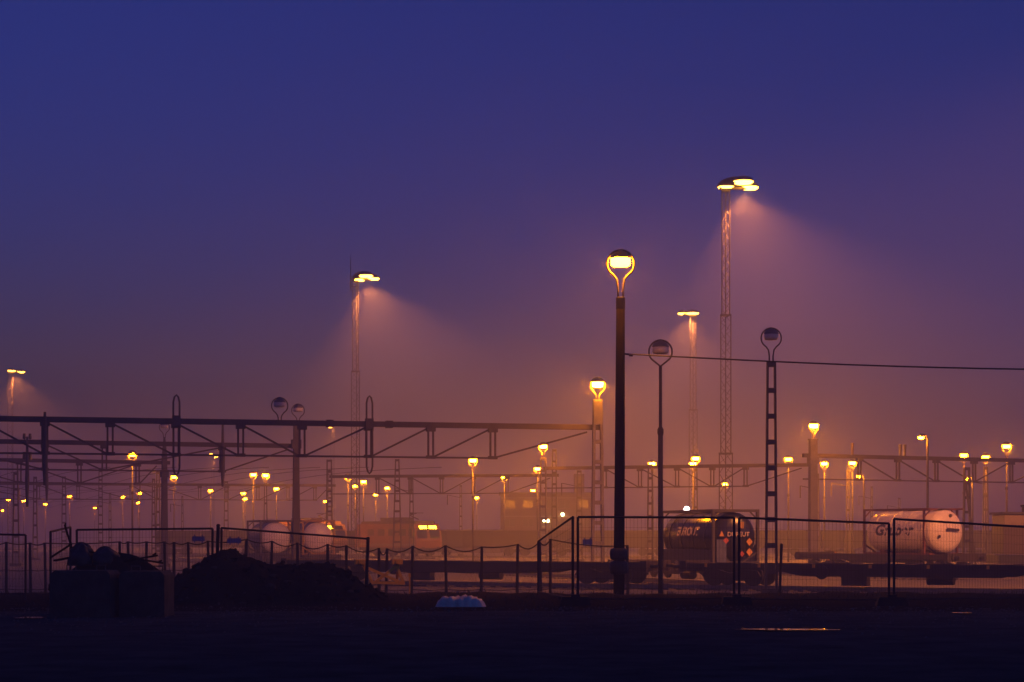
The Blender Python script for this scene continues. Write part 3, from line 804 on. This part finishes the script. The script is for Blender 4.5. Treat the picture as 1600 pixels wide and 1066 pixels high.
r_ = MB().box((0, dp / 2, H + .12), (W + .5, dp + .5, .24)).build('roof', M['roof'], t)
MB().box((W * .36, 3, H + 1.6), (1.5, 1.5, 2.8)).build('chimney', M['brick'], r_)
for x, y, s_ in ((850, 814, .18), (856, 814, .24), (879, 804, .26)):
    q = MB().box((px(x, D) - (x0 + x1) / 2, -.12, pz(y, D) - YZ + s_ + .06), (.3, .24, .08)).build('wall_lamp', M['hood'], t)
    MB().lathe([(.02, -s_), (s_ * .8, -s_ * .6), (s_, 0), (s_ * .7, s_ * .8)], 12, (px(x, D) - (x0 + x1) / 2, -.3, pz(y, D) - YZ)).build('lamp_globe', M['wall_lamp'], q)
D = 250
def shed(xa, xb, ytop, D, label):
    a_, b_ = px(xa, D), px(xb, D); h = pz(ytop, D) - YZ; w_ = b_ - a_
    t = thing('goods_shed', label, 'shed', ((a_ + b_) / 2, D, YZ))
    MB().box((0, 3, h / 2), (w_, 6, h)).build('wall', M['brick'], t)
    MB().prism([(-.4, h + .01), (6.4, h + .01), (3, h + .5)], -w_ / 2 - .3, w_ / 2 + .3, 'YZ').build('roof', M['roof'], t)
    for k in range(int(w_ / 4)):
        MB().box((-w_ / 2 + 2 + k * 4, -.03, 1.2), (1.8, .06, 2.2)).build('door', M['dsteel'], t)
shed(690, 782, 833, 268, 'low brick shed against the side of the faded brick building')
shed(1215, 1390, 842, 300, 'long low dark shed far behind the fence panels')
# white lamp behind the dark tank
D = 118; t = thing('globe_lamp', 'white glowing globe lamp peeping over the black tank container', 'lamp', (px(1073, D), D, YZ))
zg = pz(796, D) - YZ
MB().tube([(0, 0, 0), (0, 0, zg - .15)], [.07, .05], 8).build('pole', M['dsteel'], t)
MB().lathe([(.02, zg - .2), (.12, zg - .16), (.19, zg), (.12, zg + .15), (.02, zg + .19)], 14).build('globe', M['white_lamp'], t, smooth=True)
# yellow cabinet
D = 120; t = thing('relay_cabinet', 'small ochre relay cabinet on legs seen over the flat wagon', 'cabinet', (px(1299, D), D, YZ))
zb = pz(880, D) - YZ
MB().box((0, 0, zb + .36), (.6, .4, .72)).build('case', M['frame_yellow'], t)
MB().box((0, 0, zb + .75), (.7, .5, .06)).build('cap', M['dsteel'], t)
for s in (-1, 1): MB().box((s * .22, 0, zb / 2), (.08, .1, zb)).build('leg', M['dsteel'], t)

# ================================================================== FENCES
def fence_panel(label, pa, pb, pitch=.085):
    """temporary mesh panel: pa, pb are the tops of its two posts (world)"""
    pa = Vector(pa); pb = Vector(pb); ba = Vector((pa.x, pa.y, gz(pa.y) + .02)); bb = Vector((pb.x, pb.y, gz(pb.y) + .02))
    t = thing('mesh_fence', label, 'fence panel', ba)
    o = ba; L = lambda v: Vector(v) - o
    for p, q in ((pa, ba), (pb, bb)): MB().tube([L(q), L(p)], .030, 8).build('post', M['fence'], t)
    MB().tube([L(pa), L(pb)], .026, 8).build('top_rail', M['fence'], t)
    MB().tube([L(ba + (pa - ba) * .09), L(bb + (pb - bb) * .09)], .02, 6).build('bottom_rail', M['fence'], t)
    mesh = MB(); n = int((pb - pa).length / pitch)
    for k in range(1, n):
        s = k / n; top = pa.lerp(pb, s); bot = (ba + (pa - ba) * .09).lerp(bb + (pb - bb) * .09, s)
        mesh.bar(L(bot), L(top), .0035, .0035)
    for k in range(1, 8):
        s = .09 + .91 * k / 8; mesh.bar(L(ba.lerp(pa, s)), L(bb.lerp(pb, s)), .0035, .0035)
    tag(mesh.build('wire_mesh', M['fence'], t), kind='stuff')
    return t
def foot(x, D, label, w=.72):
    b = MB().prism([(-w / 2, 0), (w / 2, 0), (w * .42, .2), (-w * .42, .2)], -.13, .13); b.box((0, 0, .225), (.2, .2, .05))
    o = b.build('ballast_block', M['rubber'], None, (px(x, D), D, gz(D) + .06)); tag(o, label, 'ballast block', 'black blocks holding the mesh panels')
DF = 44.2
fence_panel('mesh fence panel between the thick wooden pole and the doubled posts', P(903, 808, DF), P(1147, 809, DF + .3))
fence_panel('mesh fence panel in front of the black tank and flat wagon', P(1155, 809, DF), P(1389, 818, DF - .3))
fence_panel('mesh fence panel in front of the white tank, its near post heavy', P(1397, 811, DF - .2), P(1640, 826, DF + 2.0))
fence_panel('mesh fence panel turned end-on, its top rail sloping down to the wire fence', P(895, 808, DF + .1), P(841, 846, 55), .45)
fence_panel('long mesh fence panel behind the concrete blocks', P(120, 828, 48.5), P(332, 826, 48))
fence_panel('mesh fence panel running down from the earth mound to the yellow buffer stop', P(346, 825, 48), P(574, 842, 52))
fence_panel('short mesh fence panel turned end-on beside the concrete blocks', P(110, 824, 48.2), P(79, 831, 46), .3)
fence_panel('mesh fence panel past the concrete blocks towards the yard corner', P(40, 836, 50), P(-180, 832, 50))
for x, D, lb in ((1151, 44.1, 'black ballast block under the doubled fence posts before the black tank'), (899, 44.2, 'black ballast block at the fence posts beside the thick wooden pole'), (1393, 43.9, 'black ballast block under the heavy fence posts before the white tank'), (336, 48, 'black ballast block under the fence posts beside the earth mound'), (114, 48.2, 'black ballast block under the fence posts behind the rubbish heap')):
    foot(x, D, lb)
for x, y, D in ((341, 822, 48.2), (1283 - 62, 852, 60), (575, 842, 52.3)):
    t = thing('dark_stake', {341: 'thin dark stake standing between two mesh panels by the mound', 1221: 'thin dark stake leaning beside the ladder mast', 575: 'dark stake beside the yellow buffer stop'}[x], 'stake', (px(x, D), D, gz(D)))
    hh = pz(y, D) - gz(D)
    MB().tube([(-.06, 0, 0), (0, 0, hh)], .045, 8).build('shaft', M['fence'], t)
    MB().lathe([(.05, hh), (.055, hh + .01), (.03, hh + .05)], 8).build('cap', M['fence'], t)

def wire_fence(label, posts, D, sag=.12):
    D0_ = D(posts[0][0])
    o = Vector((px(posts[0][0], D0_), D0_, gz(D0_)))
    t = thing('wire_fence', label, 'fence', o)
    tops = []
    for x, y in posts:
        d = D(x); top = P(x, y, d); tops.append(top); b = Vector((top.x + rnd.uniform(-.05, .05), d, gz(d)))
        MB().tube([b - o, top - o], [.055, .05], 7).build('post', M['fence'], t)
    for lv, r in ((0, .022), (.5, .012), (.85, .012)):
        pts = []
        for a, b in zip(tops[:-1], tops[1:]):
            ha = a.z - gz(a.y); hb = b.z - gz(b.y); sg = sag * rnd.uniform(.2, 1.3) if lv == 0 else .03
            for k in range(6):
                s = k / 6; pts.append(a.lerp(b, s) - Vector((0, 0, lv * (ha + (hb - ha) * s) + sg * math.sin(math.pi * s) + .02)) - o)
        pts.append(tops[-1] - Vector((0, 0, lv * (tops[-1].z - gz(tops[-1].y)) + .02)) - o)
        MB().tube(pts, r, 5).build('wire', M['fence'], t)
    net = MB()                                     # chain-link netting
    for a, b in zip(tops[:-1], tops[1:]):
        n = int((b - a).length / .28)
        for k in range(n):
            s0, s1 = k / n, min(1, (k + 4) / n)
            for lo_, hi_ in ((0, 1), (1, 0)):
                p = a.lerp(b, s0); q = a.lerp(b, s1)
                net.bar(Vector((p.x, p.y, gz(p.y) + .1 + lo_ * (p.z - gz(p.y) - .2))) - o, Vector((q.x, q.y, gz(q.y) + .1 + hi_ * (q.z - gz(q.y) - .2))) - o, .004, .004)
    tag(net.build('netting', M['fence'], t), kind='stuff')
wire_fence('low post and wire fence with sagging top wire in front of the flat wagons',
           [(425, 845), (465, 848), (512, 850), (541, 852), (592, 856), (605, 857), (645, 853), (696, 852), (753, 854), (809, 850), (843, 846), (860, 842), (980, 852)], lambda x: 68.0, .2)
wire_fence('post and wire fence behind the concrete blocks and the mound',
           [(-90, 845), (-30, 846), (10, 847), (47, 848), (70, 848), (187, 846), (200, 846), (229, 846), (257, 846), (272, 847), (294, 847), (325, 845), (385, 842), (425, 845)], lambda x: 69.0, .08)
GB = 'small blue plates fixed to the wire fences'
for x, y, D, wd in ((310, 842, 68.7, .46), (366, 845, 68.7, .5), (918, 847, 67.7, .34)):
    o = MB().box((0, 0, 0), (wd, .03, .17)).box((-wd * .3, .03, 0), (.04, .04, .3)).box((wd * .3, .03, 0), (.04, .04, .3)).build('blue_sign', M['blue'], None, P(x, y, D))
    tag(o, 'small dark blue plate fixed on the wire fence', 'plate', GB)

# ================================================================== FOREGROUND CLUTTER
# concrete blocks in the shade
def block(x0_, x1_, yt, D, label, dep=1.1):
    a_, b_ = px(x0_, D), px(x1_, D); w_ = b_ - a_; h = pz(yt, D)
    t = thing('concrete_block', label, 'concrete block', ((a_ + b_) / 2, D, .0))
    c_ = .08
    MB().prism([(-w_ / 2, 0), (w_ / 2, 0), (w_ / 2 + .0, h - c_), (w_ / 2 - c_, h), (-w_ / 2 + c_, h), (-w_ / 2, h - c_)], 0, dep).build('body', M['dirty'], t)
    for s in (-.25, .25):
        MB().tube([(w_ * s - .09, dep / 2, h - .02), (w_ * s - .09, dep / 2, h + .1), (w_ * s + .09, dep / 2, h + .1), (w_ * s + .09, dep / 2, h - .02)], .016, 6).build('lifting_eye', M['dsteel'], t)
    MB().box((0, -.012, h * .5), (w_ * .8, .03, .06)).build('cast_band', M['dirty'], t)
    return h
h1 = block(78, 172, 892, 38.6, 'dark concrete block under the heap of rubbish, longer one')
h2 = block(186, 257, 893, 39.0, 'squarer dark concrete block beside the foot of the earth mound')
# heap of rubbish on and behind the blocks
from mathutils import noise as mnoise
def lump(name, label, cat, c, rx, ry, rz_, m, seed, n=14, flat=.35, group=None):
    n = n if n < 10 else 40; rings = 7 if n < 10 else 22
    r = random.Random(seed); b = MB(); vs = []
    ph = [r.uniform(0, 6.28) for _ in range(6)]
    for i in range(rings):
        th = math.pi * i / (rings - 1)
        for k in range(n):
            a = 2 * math.pi * k / n
            q = 1 + .13 * math.sin(2 * a + ph[0] + th) + .09 * math.sin(3 * a + ph[1] - 2 * th) + .06 * math.sin(5 * a + ph[2]) * math.sin(3 * th + ph[3]) 
            pv_ = Vector((math.sin(th) * math.cos(a), math.sin(th) * math.sin(a), math.cos(th))) * 2.3 + Vector((seed, 0, 0))
            q += .22 * mnoise.noise(pv_) + .14 * mnoise.noise(pv_ * 2.3) + (.10 * mnoise.noise(pv_ * 5.1) if n > 10 else 0)
            z = math.cos(th); z = max(-flat, z)
            vs.append((rx * q * math.sin(th) * math.cos(a), ry * q * math.sin(th) * math.sin(a), rz_ * (z + flat) * (1 + .08 * math.sin(4 * a + ph[4]))))
    fs = [(i * n + k, (i + 1) * n + k, (i + 1) * n + (k + 1) % n, i * n + (k + 1) % n) for i in range(rings - 1) for k in range(n)]
    b.add(vs, fs)
    return tag(b.build(name, m, None, c, smooth=True), label, cat, group)
D = 40.0
lump('rubbish_heap', 'dark heap of soil and rubbish behind the concrete blocks', 'heap', (px(168, D), D + .5, .0), 1.12, .7, .90, M['soil'], 4)
lump('rolled_tarp', 'dark rolled tarpaulin lying on top of the rubbish heap', 'tarpaulin', (px(122, D), D + .3, pz(884, D)), .30, .30, .34, M['black'], 9)
lump('black_sack', 'full black sack slumped on the heap beside the rolled tarpaulin', 'sack', (px(160, D), D + .3, pz(884, D)), .30, .30, .28, M['black'], 12)
for k, (xa, ya, xb, yb, wd) in enumerate([(78, 872, 112, 850, .07), (112, 856, 101, 820, .03), (178, 880, 246, 868, .12), (205, 872, 254, 880, .09), (140, 862, 190, 872, .05), (86, 876, 128, 868, .14)]):
    p_, q_ = P(xa, ya, D + .15), P(xb, yb, D + .35 + .05 * k); b = MB().bar(p_ - p_, q_ - p_, wd, .035); b.bar((q_ - p_) * .9 + Vector((0, -.02, .02)), (q_ - p_) * .95 + Vector((0, .05, .05)), .03, .03)
    tag(b.build('scrap_board', M['wood'], None, p_), 'dark scrap board jutting out of the rubbish heap', 'board', 'scrap boards on the rubbish heap')
# earth mound
def mound_h(x, y):
    u = (x - px(350, 46)) ; v = y - 46.2
    a = .34 * math.exp(-((u - .05) / .6) ** 2 - (v / 1.5) ** 2)
    lo, hi = 1 / (1 + math.exp(-(u + 1.25) * 3.2)), 1 / (1 + math.exp((u - 3.35) * 3.4))
    a += .92 * lo * hi * math.exp(-(v / 1.75) ** 4)
    e = min(1.0, a * 3)
    a += e * (.16 * mnoise.noise(Vector((x * 1.1, y * 1.1, 3.3))) + .10 * mnoise.noise(Vector((x * 2.9, y * 2.9, 7.1))) + .13 * mnoise.noise(Vector((x * 6, y * 6, 1.1)))) + e * (.04 * wob(x * 3.1 + y * 1.7) + .05 * math.sin(x * 9.1 + y * 5) * math.sin(y * 7.7 - x * 4) + rnd.uniform(-.03, .03))
    return a * .98 + gz(y) - .03 * (1 - e)
mx0, mx1 = px(350, 46) - 5.5, px(350, 46) + 6.0
mo = sheet('earth_mound', frange(mx0, mx1, .09), frange(42.4, 50.2, .11), mound_h, M['soil'])
rs = random.Random(21)
for k in range(40):                               # stones and clods on the mound
    x = rs.uniform(px(290, 45), px(560, 45)); y = rs.uniform(43.4, 45.6)
    lump('stone', 'small grey stone lying on the slope of the earth mound', 'stone', (x, y, mound_h(x, y) - .03), rs.uniform(.03, .10), rs.uniform(.03, .08), rs.uniform(.03, .07), M['dirty'], 100 + k, n=8, group='stones scattered on the earth mound')
cl = MB()
for k in range(420):                              # crumbled clods all over the heap
    x = rs.uniform(px(262, 45), px(610, 45)); y = rs.uniform(43.0, 48.0); r_ = rs.uniform(.03, .11); z = mound_h(x, y) - r_ * .3
    if mound_h(x, y) < .12: continue
    vs = []
    for i in range(4):
        th = math.pi * (.02 + i * .32)
        for j in range(6):
            a = j * 1.047 + i * .5; q = r_ * rs.uniform(.7, 1.25); vs.append((x + q * math.sin(th) * math.cos(a), y + q * math.sin(th) * math.sin(a), z + r_ * .8 * math.cos(th) + r_ * .3))
    cl.add(vs, [(i * 6 + j, (i + 1) * 6 + j, (i + 1) * 6 + (j + 1) % 6, i * 6 + (j + 1) % 6) for i in range(3) for j in range(6)])
tag(cl.build('soil_clods', M['soil']), 'crumbled clods of soil covering the earth mound', 'soil', kind='stuff')
# pale sack of plastic on the verge
sk = MB(); sr = random.Random(33); nx_, ny_ = 22, 8
def sk_z(i, j):
    u, v = i / (nx_ - 1) * 2 - 1, j / (ny_ - 1) * 2 - 1
    e = (1 - abs(u) ** 7) * (1 - abs(v) ** 4)
    return max(0, .25 * e * (.86 + .10 * math.sin(u * 7 + v * 3) + .07 * math.sin(u * 17 - v * 5)) + sr.uniform(-.022, .022) * e)
sk.add([((i / (nx_ - 1) - .5) * 1.1 + .03 * math.sin(j * 2.1 + i), (j / (ny_ - 1) - .5) * .62 + .03 * math.sin(i * 1.7), sk_z(i, j)) for j in range(ny_) for i in range(nx_)],
       [(j * nx_ + i, j * nx_ + i + 1, (j + 1) * nx_ + i + 1, (j + 1) * nx_ + i) for j in range(ny_ - 1) for i in range(nx_ - 1)])
tag(sk.build('plastic_sack', M['plastic'], None, (px(720, 43.4), 43.4, .06), smooth=True), 'crumpled pale plastic sack lying on the soil verge', 'plastic sack')
# yellow buffer stop
D = 62.0; t = thing('buffer_stop', 'yellow painted buffer stop frame with two block heads', 'buffer stop', (px(592, D), D, gz(D)), R(14))
S = D / FPX
def bp(x, y): return ((x - 592) * S, 0, pz(y, D) - gz(D))
for pts in ([(557, 880), (566, 880), (581, 910)], [(620, 884), (631, 912)], [(620, 884), (586, 910)], [(566, 884), (628, 911)], [(577, 910), (632, 912)]):
    for a_, b_ in zip(pts[:-1], pts[1:]):
        MB().bar(bp(*a_), bp(*b_), .09, .10 if len(pts) == 2 else .12, (0, 1, 0)).build('frame_bar', M['yellow'], t)
for x in (562, 620):
    p = Vector(bp(x, 878)); b = MB().box(p + Vector((0, -.06, 0)), (.34, .30, .16)).build('buffer_head', M['yellow'], t)
    MB().lathe([(.07, -.27), (.08, -.25), (.07, -.2)], 12, p, 'Y').build('buffer_disc', M['yellow'], b)
for x in (581, 631):
    MB().bar(bp(x, 911), Vector(bp(x, 911)) + Vector((0, 1.3, 0)), .1, .1).build('ground_beam', M['yellow'], t)
    MB().bar(Vector(bp(x, 911)) + Vector((0, 1.2, 0)), Vector(bp(x - 8, 884)), .08, .08).build('back_stay', M['yellow'], t)
p = MB().tube([(0, 0, 0), (0, 0, .75)], .03, 6); p.box((0, 0, .72), (.08, .03, .12))
tag(p.build('marker_post', M['yellow'], None, (px(640, 64), 64, gz(64))), 'short yellow marker post beside the buffer stop', 'post')
# puddles
def puddle(x0_, x1_, y, D, label, seed):
    r = random.Random(seed); a_, b_ = px(x0_, D), px(x1_, D); w_ = (b_ - a_) / 2; b = MB(); n = 40; vs = []
    ph = [r.uniform(0, 6) for _ in range(4)]; dy = .30
    for k in range(n):
        a = 2 * math.pi * k / n; q = 1 + .16 * math.sin(2 * a + ph[0]) + .10 * math.sin(5 * a + ph[1]) + .06 * math.sin(9 * a + ph[2])
        vs.append((w_ * math.cos(a) * q, dy * math.sin(a) * q, 0))
    b.add(vs + [(0, 0, 0)], [(k, (k + 1) % n, n) for k in range(n)])
    tag(b.build('puddle', M['water'], None, ((a_ + b_) / 2, D, .042)), label, 'puddle')
puddle(1150, 1308, 986, 33.2, 'long thin rain puddle shining on the dark asphalt', 5)
puddle(20, 72, 965, 38.0, 'small rain puddle at the foot of the concrete blocks', 6)
puddle(1490, 1516, 960, 40.4, 'tiny rain puddle near the soil verge', 8)
# grass and weeds on the verge
gb = MB(); gr = random.Random(5)
for k in range(5200):
    y = gr.uniform(43, 62); x = gr.uniform(px(0, y) - 1, px(1600, y) + 1)
    if wob(x * .9 + y * .6) < -.15: continue
    h = gr.uniform(.04, .16) * (1.3 if gr.random() < .12 else 1); z = vz(x, y) - .02
    if px(250, y) < x < px(600, y) and 42.4 < y < 50.2: z = max(z, mound_h(x, y) - .03)
    a = gr.uniform(0, 3.14); dx, dy = .010 * math.cos(a), .010 * math.sin(a); lx_, ly_ = gr.uniform(-.09, .09), gr.uniform(-.06, .06)
    gb.add([(x - dx, y - dy, z), (x + dx, y + dy, z), (x + lx_ * .4 + dx * .6, y + ly_ * .4, z + h * .6), (x + lx_, y + ly_, z + h)], [(0, 1, 2), (0, 2, 3)])
tag(gb.build('verge_grass', M['grass']), 'thin dry grass and weeds along the soil verge', 'grass', kind='stuff')

# loose gravel along the edge of the lot
pb_ = MB()
for k in range(2600):
    y = gr.uniform(30, 43.4); y = 43.4 - abs(43.4 - y) * gr.random() ; x = gr.uniform(px(0, y) - 1, px(1600, y) + 1); r_ = gr.uniform(.010, .038)
    z = .02 if y < 42 else vz(x, y)
    a = gr.uniform(0, 6.3)
    pb_.add([(x + r_ * math.cos(a), y + r_ * math.sin(a), z), (x + r_ * math.cos(a + 2), y + r_ * math.sin(a + 2), z), (x + r_ * math.cos(a + 4.1), y + r_ * math.sin(a + 4.1), z), (x + r_ * .2, y, z + r_ * gr.uniform(.6, 1.2))], [(0, 1, 3), (1, 2, 3), (2, 0, 3)])
tag(pb_.build('loose_gravel', M['yard']), 'loose gravel scattered along the edge of the asphalt', 'gravel', kind='stuff')

# yard tracks that run away between the portals
for x, D in ((1150, 88), (1481, 103), (432, 134), (498, 134), (670, 194), (523, 199)):
    a_ = {1481: ANGW, 670: R(119), 523: R(119), 432: R(107), 498: R(107)}.get(x, ANG)
    d = Vector((math.cos(a_), math.sin(a_), 0)); p = Vector((px(x, D), D, YZ))
    track('yard_track', {1150: 'track under the wagon with the black tank container', 1481: 'track under the wagon with the white tank container', 432: 'track under the blue-grey tank container', 498: 'track under the ochre-framed tank container',
                         670: 'track under the orange locomotive with two headlights', 523: 'track under the ochre locomotive'}[x], p, p + d * 60, False)

# ================================================================== HAZE
hz = bpy.data.materials.new('haze_air'); hz.use_nodes = True
ht = hz.node_tree; ht.nodes.clear()
ho = ht.nodes.new('ShaderNodeOutputMaterial'); pv = ht.nodes.new('ShaderNodeVolumePrincipled')
pv.inputs['Color'].default_value = (0.9, 0.9, 0.97, 1); pv.inputs['Density'].default_value = HAZE; pv.inputs['Anisotropy'].default_value = 0.25
ht.links.new(pv.outputs[0], ho.inputs['Volume'])
hb = MB().box((0, 730, 15.4), (1840, 1580, 34.8))
tag(hb.build('haze', hz), 'thin damp evening haze filling the yard', 'haze', kind='stuff')
